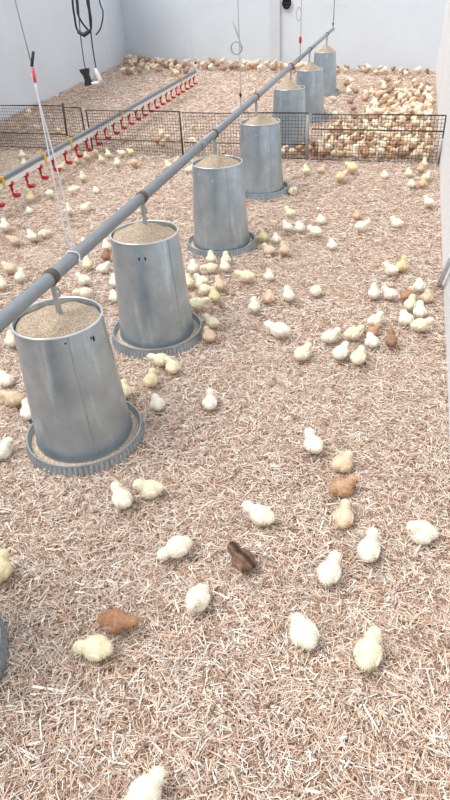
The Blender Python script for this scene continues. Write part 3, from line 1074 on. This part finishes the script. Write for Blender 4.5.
def near_meshes(pn, cn):
    key = (pn, cn)
    if key in CACHE:
        return CACHE[key]
    ps = POSES[pn]
    P, Fc = body_surface(ps, ICO3)
    V, T = tufts(ps, P, Fc, 2400, hash(pn) % 1000 if False else len(pn)*17)
    me = bpy.data.meshes.new('chick')
    me.from_pydata(np.concatenate([P, V]).tolist(), [], [tuple(map(int, t)) for t in Fc]+[tuple(int(i)+len(P) for i in t) for t in T])
    me.materials.append(CH[cn]); me.polygons.foreach_set('use_smooth', [True]*len(me.polygons)); me.update()
    out = [('body', me)]
    for s in (-1, 1):
        out.append(('wing', wing_surface(ps, s).mesh('wing', CH[cn])))
    out.append(('beak', beak_mb(ps).mesh('beak', MAT['beak'], False)))
    for s in (-1, 1):
        out.append(('eye', MB().ellipsoid(eye_pos(ps, s), (0.0026, 0.0026, 0.0026), 8, 6).mesh('eye', MAT['eye'])))
        out.append(('leg', leg_mb(ps, s).mesh('leg', MAT['leg'])))
    CACHE[key] = out
    return out


def far_mesh(pn, cn):
    key = (pn, cn, 'far')
    if key in CACHE:
        return CACHE[key]
    ps = POSES[pn]
    P, Fc = body_surface(ps, ICO2)
    mb = MB().add(P, [tuple(map(int, t)) for t in Fc], 0)
    V, T = tufts(ps, P, Fc, 350, 3)
    mb.add(V, [tuple(map(int, t)) for t in T], 0)
    beak_mb(ps, mb, 1)
    for s in (-1, 1):
        mb.ellipsoid(eye_pos(ps, s), (0.0026, 0.0026, 0.0026), 6, 4, 2)
        if ps['dz'] > -0.01:
            mb.tube([(-0.002, 0.013*s, 0.03), (-0.001, 0.0145*s, 0.001)], 0.0025, 5, 3)
            mb.tube([(-0.001, 0.0145*s, 0.003), (0.018, 0.0145*s, 0.001)], 0.002, 5, 3)
    me = mb.mesh('chick', [CH[cn], MAT['beak'], MAT['eye'], MAT['leg']])
    CACHE[key] = me
    return me


LIT = 0.010
placed = []


def world_heading(px, py, deg):
    a = math.radians(deg)
    p = ground(px, py, 0.045); r = ground(px+3*math.cos(a), py-3*math.sin(a), 0.045)
    d_ = r-p
    return math.atan2(d_[1], d_[0])


def near_chick(px, py, deg, pn, cn, label, sc=1.0):
    sc *= 0.93
    ps = POSES[pn]
    cz = (0.058+0.6*ps['dz'])*sc+LIT
    p = ground(px, py, cz)
    hd = world_heading(px, py, deg)
    # the picture position is the middle of head and body: shift back by half the head offset
    off = (ps['head'][0]*0.30)*sc
    x, y = p[0]-math.cos(hd)*off, p[1]-math.sin(hd)*off
    return [x, y, hd, pn, cn, label, sc]


def set_chick(x, y, hd, pn, cn, label, sc):
    z = float(ground_z(x, y))+LIT
    parts = near_meshes(pn, cn)
    root = link('chick', parts[0][1], loc=(x, y, z), rz=hd)
    root.scale = (sc, sc, sc)
    tag(root, label, 'chick', 'chicks loose in front of the fence')
    for nm, me in parts[1:]:
        link(nm, me, root)
    placed.append((x, y))


NEAR = [
    # ---- foreground
    (148, 787, 40, 'stand', 'white', 'ivory chick cut by the bottom edge of the picture', 1.0),
    (91, 641, 170, 'peck', 'cream', 'cream chick beside the ginger-brown chick, lower left', 1.0),
    (118, 619, -10, 'reach', 'brown', 'ginger-brown chick at lower left beside a cream chick', 1.0),
    (196, 598, -115, 'stand', 'white', 'pale chick facing the camera between the ginger-brown and dark striped chicks', 1.0),
    (173, 545, 200, 'peck', 'white', 'pale chick on visible pink legs, left of the dark striped chick', 1.0),
    (240, 555, 145, 'stand', 'chestnut', 'dark chestnut chick with blackish back stripes, the darkest of all', 1.0),
    (257, 511, 155, 'reach', 'white', 'pale chick just above the dark striped chick', 1.0),
    (0, 563, 60, 'stand', 'yellow', 'yellowish chick cut by the left border above the tray edge', 1.0),
    (120, 494, 130, 'stand', 'white', 'left chick of the pair before the nearest feeder', 1.0),
    (147, 487, 185, 'stand', 'cream', 'right chick of the pair before the nearest feeder', 1.0),
    (303, 627, 118, 'ball', 'white', 'plump pale chick left of the lowest right-hand chick', 1.06),
    (370, 647, 68, 'stand', 'cream', 'cream chick with head up, lowest at the right', 1.05),
    (331, 567, 62, 'stand', 'white', 'pale chick facing away below the peach and orange trio', 1.0),
    (370, 545, 72, 'alert', 'white', 'pale chick facing away right of the lone one below the trio', 1.0),
    (420, 528, 172, 'ball', 'white', 'pale plump chick lying sideways near the right edge', 1.08),
    (312, 442, 128, 'stand', 'white', 'pale chick left of and above the peach and orange trio', 1.0),
    (344, 461, 20, 'ball', 'peach', 'upper peach chick of the vertical trio', 0.97),
    (345, 484, 10, 'sit', 'orange', 'orange-brown chick in the middle of the vertical trio', 1.0),
    (344, 512, 80, 'sit', 'peach', 'lower peach chick of the vertical trio', 0.95),
    # ---- beside and between the feeders
    (2, 446, 20, 'sit', 'white', 'white chick at the left border left of the nearest feeder tray', 1.05),
    (27, 408, 100, 'stand', 'white', 'white chick half hidden behind the nearest feeder, left side', 0.95),
    (10, 394, 170, 'reach', 'buff', 'buff chick at the left border left of the nearest feeder', 1.05),
    (4, 375, 120, 'ball', 'white', 'round white chick at the left border above the buff one', 0.95),
    (10, 336, 90, 'stand', 'cream', 'cream chick peeking out left of the nearest feeder rim', 0.95),
    (120, 392, 80, 'stand', 'cream', 'cream chick peeking out right of the nearest feeder', 0.9),
    (157, 401, 100, 'ball', 'white', 'round pale chick alone right of the nearest feeder', 0.88),
    (210, 401, 80, 'alert', 'white', 'lone pale upright chick between nearest feeder and picture centre', 0.9),
    (151, 377, 60, 'stand', 'yellow', 'lower left chick of the trio under the second feeder tray', 0.92),
    (158, 357, 175, 'reach', 'cream', 'upper chick of the trio leaning on the second feeder tray', 0.95),
    (172, 364, 100, 'left', 'cream', 'right chick of the trio under the second feeder tray', 0.92),
    (82, 291, 190, 'reach', 'cream', 'cream chick behind the rim of the nearest feeder', 0.95),
    (82, 278, 175, 'stand', 'white', 'white chick just above the one behind the nearest rim', 0.95),
    (114, 280, 90, 'stand', 'white', 'upper of two chicks peeking out left of the second feeder', 0.9),
    (114, 294, 100, 'ball', 'white', 'lower of two chicks peeking out left of the second feeder', 0.9),
    (208, 320, 165, 'stand', 'cream', 'cream chick right of the second feeder beside the ginger one', 0.92),
    (208, 332, 120, 'reach', 'buff', 'ginger-buff chick at the right side of the second feeder', 0.95),
    # ---- left of the second feeder, under the pipe
    (87, 262, 110, 'stand', 'cream', 'upright cream chick right below the pipe, left of second feeder', 0.95),
    (104, 266, 10, 'sit', 'white', 'white chick lying just left of the second feeder', 0.95),
    (106, 254, 60, 'stand', 'brown', 'brown chick beside the white one left of the second feeder', 0.9),
    (106, 244, 110, 'stand', 'white', 'white chick above the brown one left of the second feeder', 0.92),
    (84, 239, 150, 'ball', 'white', 'small white chick just above the pipe by the white cord', 0.75),
    (20, 274, 50, 'stand', 'white', 'white chick just left of the pipe near the left border', 0.95),
    (1, 282, 90, 'stand', 'white', 'white chick cut by the left border below the cream one', 0.9),
    (7, 265, 160, 'reach', 'peach', 'peach chick at the left border, lower of the blurred pair', 1.05),
    (12, 237, 170, 'reach', 'buff', 'buff chick at the left border, upper of the blurred pair', 1.05),
    (4, 223, 100, 'stand', 'white', 'white chick at the left border under the red drinker cup', 1.1),
    (31, 233, 150, 'stand', 'white', 'white left chick of the pair below the drinker line', 0.98),
    (44, 230, 20, 'peck', 'cream', 'cream right chick of the pair below the drinker line', 0.95),
    (68, 208, 85, 'alert', 'cream', 'upright cream chick right beside the white cord', 0.98),
    (86, 205, 5, 'sit', 'white', 'pale chick lying right of the white cord', 0.98),
    (29, 209, 120, 'ball', 'white', 'small round chick left of the cord below a yellow one', 0.8),
    (30, 196, 45, 'stand', 'yellow', 'yellowish chick beside the leftmost full red cup', 0.98),
    (50, 192, -35, 'reach', 'white', 'pale chick stretching towards lower right left of the cord', 0.98),
    (74, 188, 5, 'reach', 'cream', 'cream chick lying sideways right of the cord near the drinker', 0.98),
    (96, 189, 100, 'ball', 'white', 'small round white chick right of the sideways cream one', 0.82),
    (82, 175, 95, 'alert', 'cream', 'upright cream chick alone below the drinker cups', 0.95),
    # ---- along the drinker and fence foot
    (22, 154, 120, 'stand', 'cream', 'upper chick of the pair behind the drinker at left', 1.0),
    (24, 162, 80, 'stand', 'cream', 'lower chick of the pair behind the drinker at left', 1.0),
    (62, 164, 10, 'sit', 'cream', 'cream chick lying under a red cup beside the cord', 1.0),
    (77, 158, 130, 'reach', 'cream', 'cream chick drinking under the cups, left of the huddle', 1.0),
    (86, 155, 125, 'stand', 'cream', 'second cream chick drinking under the cups', 1.0),
    (94, 151, 170, 'reach', 'cream', 'cream chick at the left end of the huddle by the fence', 0.95),
    (101, 158, 150, 'stand', 'yellow', 'yellowish chick low in the huddle by the fence', 0.95),
    (108, 153, 140, 'stand', 'cream', 'cream chick in the middle of the huddle by the fence', 0.95),
    (117, 161, 110, 'stand', 'white', 'white chick lowest in the huddle by the fence', 0.98),
    (121, 152, 175, 'reach', 'cream', 'cream chick upper right in the huddle by the fence', 0.95),
    (130, 151, 165, 'reach', 'yellow', 'yellow-brown chick topmost right in the huddle by the fence', 0.98),
    (134, 161, -20, 'reach', 'buff', 'buff chick running at the right end of the fence huddle', 1.05),
    (168, 164, 150, 'stand', 'cream', 'cream chick left of the pair under the pipe near fence', 1.0),
    (177, 160, 30, 'stand', 'peach', 'peach chick of the pair under the pipe near the fence', 1.0),
    (190, 168, 10, 'sit', 'cream', 'cream chick peeking out just left of the third feeder', 0.95),
    # ---- crowd at the third feeder
    (193, 267, 90, 'stand', 'white', 'leftmost chick at the front of the third feeder tray', 0.95),
    (211, 258, 100, 'stand', 'cream', 'cream chick pressed against the third feeder tray front', 0.9),
    (209, 268, 190, 'reach', 'cream', 'cream chick second from left before the third feeder tray', 0.92),
    (226, 259, 100, 'stand', 'cream', 'upper right chick pressed on the third feeder tray', 0.92),
    (224, 266, 120, 'stand', 'white', 'white chick right below the tray of the third feeder', 0.92),
    (244, 275, 175, 'reach', 'cream', 'cream chick stretching left, right of the third feeder group', 1.05),
    (188, 281, 100, 'stand', 'cream', 'cream chick half hidden by the second feeder, left of group', 0.92),
    (200, 279, 170, 'sit', 'white', 'white chick left in the middle of the group below third feeder', 0.92),
    (203, 288, 175, 'stand', 'cream', 'cream chick low in the group below the third feeder', 0.92),
    (219, 283, 120, 'stand', 'peach', 'peach chick right in the group below the third feeder', 0.95),
    (214, 294, 115, 'stand', 'yellow', 'yellow chick lowest upright in the group below third feeder', 0.95),
    (199, 301, 5, 'reach', 'cream', 'cream chick stretched flat beside the second feeder', 1.05),
    (269, 275, 60, 'ball', 'white', 'small round pale chick above the buff ball', 0.85),
    (254, 304, 95, 'stand', 'white', 'white chick left of and below the buff ball', 0.92),
    (269, 295, 60, 'ball', 'buff', 'round buff chick between two white ones, mid-floor', 0.95),
    (288, 293, 120, 'stand', 'white', 'white chick with brownish back right of the buff ball', 0.95),
    (316, 288, 80, 'peck', 'white', 'lone pale chick bending down, picture centre right of buff ball', 0.92),
    (276, 327, 170, 'reach', 'white', 'large fluffy white chick alone, wing spread, mid-floor', 1.15),
    # ---- right of the third and fourth feeders
    (261, 236, 130, 'stand', 'yellow', 'yellowish chick left of a round one, right of third feeder', 0.98),
    (274, 238, 90, 'ball', 'white', 'round pale chick above two buff ones', 0.9),
    (268, 249, 170, 'sit', 'peach', 'left of the two buff chicks right of the third feeder', 0.95),
    (284, 249, 130, 'stand', 'buff', 'right of the two buff chicks right of the third feeder', 0.98),
    (292, 189, -30, 'sit', 'cream', 'cream chick resting at the right of the fourth feeder tray', 0.98),
    (289, 211, 170, 'stand', 'cream', 'cream chick below the fourth feeder tray', 0.95),
    (287, 226, 160, 'stand', 'white', 'left of three pale chicks in a row below fourth feeder', 0.95),
    (299, 226, 120, 'ball', 'white', 'middle of three pale chicks in a row below fourth feeder', 0.98),
    (314, 230, 165, 'reach', 'white', 'right of three pale chicks in a row below fourth feeder', 1.0),
    (321, 218, 90, 'ball', 'white', 'round pale chick above the row of three', 0.92),
    (332, 244, 90, 'ball', 'white', 'round pale chick alone right of the row of three', 0.9),
    # ---- right hand side towards the fence
    (306, 169, 140, 'stand', 'cream', 'cream chick by the grey fence post', 1.0),
    (322, 168, 20, 'sit', 'buff', 'buff chick beside the one at the grey fence post', 0.98),
    (351, 165, 165, 'reach', 'yellow', 'long yellowish chick running along the fence foot', 1.3),
    (342, 174, 20, 'reach', 'yellow', 'pale yellow chick just below the one running at the fence', 1.15),
    (385, 173, 90, 'ball', 'white', 'lone round chick near the fence foot, right side', 0.92),
    (409, 171, 120, 'ball', 'cream', 'left chick of the cluster at the fence corner', 0.98),
    (421, 167, 90, 'stand', 'buff', 'buff chick at the back of the fence corner cluster', 0.98),
    (424, 163, 60, 'alert', 'cream', 'topmost cream chick of the fence corner cluster', 0.95),
    (427, 174, 20, 'sit', 'cream', 'right chick of the fence corner cluster', 0.98),
    (412, 181, 130, 'ball', 'cream', 'lower left chick of the fence corner cluster', 0.9),
    (423, 180, 70, 'sit', 'buff', 'lower buff chick of the fence corner cluster', 1.0),
    (428, 199, 165, 'stand', 'white', 'lone white chick by the right wall', 0.95),
    (357, 213, 90, 'ball', 'buff', 'small buff chick touching a larger pale one', 0.85),
    (363, 224, 15, 'reach', 'white', 'pale chick lying below the small buff one', 1.05),
    (396, 220, 170, 'sit', 'white', 'lone pale chick mid-right below the fence corner', 1.0),
    # ---- right cluster by the wall
    (390, 267, 170, 'stand', 'white', 'white left chick of the pair above the wall-side cluster', 0.95),
    (402, 263, 40, 'alert', 'yellow', 'yellowish right chick of the pair above the wall-side cluster', 0.95),
    (374, 290, 100, 'stand', 'white', 'left of two white chicks left of the wall-side cluster', 0.92),
    (389, 291, 170, 'stand', 'white', 'right of two white chicks left of the wall-side cluster', 0.92),
    (420, 282, 80, 'ball', 'white', 'topmost round white chick of the wall-side cluster', 0.95),
    (408, 292, 30, 'stand', 'pied', 'white chick with brown mark in the wall-side cluster', 0.92),
    (428, 293, 60, 'ball', 'buff', 'buff chick at the wall side of the cluster', 0.95),
    (411, 301, 60, 'stand', 'cream', 'cream chick in the middle of the wall-side cluster', 0.95),
    (420, 308, 100, 'stand', 'white', 'white chick facing away in the wall-side cluster', 0.98),
    (406, 315, 130, 'ball', 'white', 'round white chick lower left in the wall-side cluster', 1.0),
    (423, 322, 10, 'reach', 'cream', 'cream chick lying lowest in the wall-side cluster', 1.0),
    # ---- group right of centre
    (376, 319, 20, 'stand', 'white', 'white chick above the orange one in the centre-right group', 0.92),
    (374, 328, 10, 'sit', 'orange', 'orange chick squeezed between two white ones', 0.85),
    (374, 339, 120, 'ball', 'white', 'round white chick below the orange one', 0.92),
    (389, 338, 100, 'stand', 'brown', 'reddish brown chick at the right of the centre-right group', 0.9),
    (355, 331, 20, 'reach', 'cream', 'cream chick between left white one and the orange one', 0.98),
    (332, 334, 25, 'reach', 'white', 'leftmost white chick of the centre-right group', 0.98),
    (345, 351, 50, 'reach', 'white', 'left of the two lowest chicks in the centre-right group', 1.0),
    (356, 354, 62, 'reach', 'cream', 'right of the two lowest chicks in the centre-right group', 1.0),
    (304, 351, 40, 'reach', 'cream', 'lone cream chick left of the centre-right group', 1.0),
]
plan = [near_chick(*c_) for c_ in NEAR]
for _ in range(40):                                   # nobody stands inside a tray or another chick
    for i, a in enumerate(plan):
        for fx, fy in FEED:
            dx, dy = a[0]-fx, a[1]-fy
            d_ = math.hypot(dx, dy)
            if d_ < 0.255:
                a[0] += dx/d_*(0.255-d_); a[1] += dy/d_*(0.255-d_)
        a[0] = min(a[0], WALL_R-0.06)
        a[1] = min(a[1], float(np.interp(a[0], [-4.6, -3.4, -2.03, -0.85, 0.26], [5.76, 5.66, 5.46, 5.43, 5.34]))-0.06)
        for b in plan[i+1:]:
            dx, dy = b[0]-a[0], b[1]-a[1]
            d_ = math.hypot(dx, dy)
            if 1e-6 < d_ < 0.078:
                k_ = (0.078-d_)/d_*0.5
                a[0] -= dx*k_; a[1] -= dy*k_; b[0] += dx*k_; b[1] += dy*k_
for c_ in plan:
    set_chick(*c_)

# ------------------------------------------------------------------ crowd behind the fence
crowd_pts = []
fence_y = lambda x: np.interp(x, [-4.6, -3.4, -2.03, -0.85, 0.26], [5.76, 5.66, 5.46, 5.43, 5.34])


def scatter(n, sampler, dmin, tries=40000):
    out = []
    r = np.random.default_rng(99+len(crowd_pts))
    for _ in range(tries):
        if len(out) >= n: break
        x, y = sampler(r)
        if any(math.hypot(x-fx, y-fy) < 0.27 for fx, fy in FEED): continue
        if x > WALL_R-0.085 or y < fence_y(x)+0.07: continue
        if (x-LW0[0])*LWn[0]+(y-LW0[1])*LWn[1] < 0.08 or (x-BW0[0])*BWn[0]+(y-BW0[1])*BWn[1] < 0.08: continue
        if all((x-a)**2+(y-b)**2 > dmin*dmin for a, b in crowd_pts) and all((x-a)**2+(y-b)**2 > 0.0036 for a, b in placed):
            out.append((x, y)); crowd_pts.append((x, y))
    return out


def in_px(x0, x1, y0, y1):
    def f_(r):
        p = ground(r.uniform(x0, x1), r.uniform(y0, y1), 0.04)
        return p[0], p[1]
    return f_


ind, rest = [], []
# dense crowd against the fence on the right, in bands going away from it
ind += scatter(130, lambda r: (r.uniform(-0.82, 0.2), 5.42+abs(r.normal(0, 0.42))), 0.077)
ind += scatter(22, lambda r: (r.uniform(-1.25, -0.8), r.uniform(5.5, 5.95)), 0.085)
rest += scatter(125, lambda r: (0.22-abs(r.normal(0, 0.30)), r.uniform(6.2, 8.8)), 0.082)
rest += scatter(14, in_px(345, 436, 80, 112), 0.12)
rest += scatter(24, lambda r: (lambda t, d_: ((BW0+(BW1-BW0)*t+BWn*d_)[0], (BW0+(BW1-BW0)*t+BWn*d_)[1]))(r.uniform(0.70, 1.0), r.uniform(0.1, 0.4)), 0.085)
ind += scatter(6, in_px(150, 200, 128, 148), 0.12)
# rows resting along the back and the left wall
back = scatter(60, lambda r: (lambda t, d_: ((BW0+(BW1-BW0)*t+BWn*d_)[0], (BW0+(BW1-BW0)*t+BWn*d_)[1]))(r.uniform(0.03, 0.72), 0.1+abs(r.normal(0, 0.18))), 0.10)
back += scatter(22, in_px(122, 186, 63, 74), 0.09)
left = scatter(5, in_px(14, 60, 112, 135), 0.15)
rest += scatter(10, in_px(300, 336, 95, 118), 0.1)

COLS = ['cream', 'white', 'yellow', 'peach', 'buff', 'brown', 'orange']
WORD = {'cream': 'cream', 'white': 'ivory white', 'yellow': 'yellowish', 'peach': 'peach', 'buff': 'buff', 'brown': 'brown', 'orange': 'orange-brown'}
PN = ['stand', 'sit', 'ball', 'left', 'right', 'reach', 'peck', 'alert']


def far_chick(x, y, wts, where, group):
    cn = random.choices(COLS, wts)[0]; pn = random.choice(PN)
    o = link('chick', far_mesh(pn, cn), loc=(x, y, float(ground_z(x, y))+LIT*0.8), rz=random.uniform(0, 6.283))
    s_ = random.uniform(0.88, 1.04)
    o.scale = (s_, s_, s_)
    tag(o, WORD[cn]+' chick '+where, 'chick', group)


for (x, y) in ind:
    if x < -1.4:
        far_chick(x, y, [2, 0, 1, 1, 2, 3, 1], 'loose behind the fence panel left of the pipe', 'few chicks behind the fence left of the pipe')
    elif x < -0.83:
        far_chick(x, y, [4, 2, 2, 2, 3, 3, 1], 'huddled behind the fence at the foot of the fifth feeder', 'chicks behind the fence by the fifth feeder')
    else:
        far_chick(x, y, [3, .5, 1.2, 2.5, 5, 7, 2], 'in the crowd packed behind the right fence panel', 'chick crowd behind the right fence panel')
for (x, y) in left:
    far_chick(x, y, [1, 0, 1, 1, 3, 3, 1], 'on the litter bank behind the left fence panel', 'chicks behind the left fence panel')
# beyond the first three hundred: the rest of the flock, one body of small far chicks
nleft = max(0, 300-len(NEAR)-len(ind)-len(left))
back.sort(key=lambda p: p[1])
rest.sort(key=lambda p: p[1])
for (x, y) in rest[:nleft]:
    far_chick(x, y, [1.5, .3, 1, 2.5, 5, 6, 2], 'in the farther part of the crowd along the right wall', 'farther chick crowd along the right wall')
fb = {}
stuff = MB()
mats = [CH[c] for c in COLS]
LOW = ico(2)
lows = {}
for pn in PN:
    P_, F_ = body_surface(POSES[pn], LOW)
    lows[pn] = (P_, [tuple(map(int, t)) for t in F_])
for k, (x, y) in enumerate(rest[nleft:]+back):
    far = k >= len(rest[nleft:])
    pn = random.choice(PN); P_, F_ = lows[pn]
    a = random.uniform(0, 6.283); s_ = random.uniform(1.0, 1.2) if not far else random.uniform(1.25, 1.6)
    ca, sa = math.cos(a)*s_, math.sin(a)*s_
    z = float(ground_z(x, y))+LIT*0.8
    Pw = np.stack([P_[:, 0]*ca-P_[:, 1]*sa+x, P_[:, 0]*sa+P_[:, 1]*ca+y, P_[:, 2]*s_+z], -1)
    ci = random.choices(range(7), [1.2, .2, .8, 2.5, 5, 6, 2] if not far else [1, 0, 1, 3, 6, 4, 2])[0]
    stuff.add(Pw, F_, ci)
tag(stuff.build('distant_chick_flock', mats), 'far flock of small chicks resting along the back wall and right wall', 'chick flock', kind='stuff')
print('chicks', len(NEAR), len(ind), len(left), len(rest), len(back))
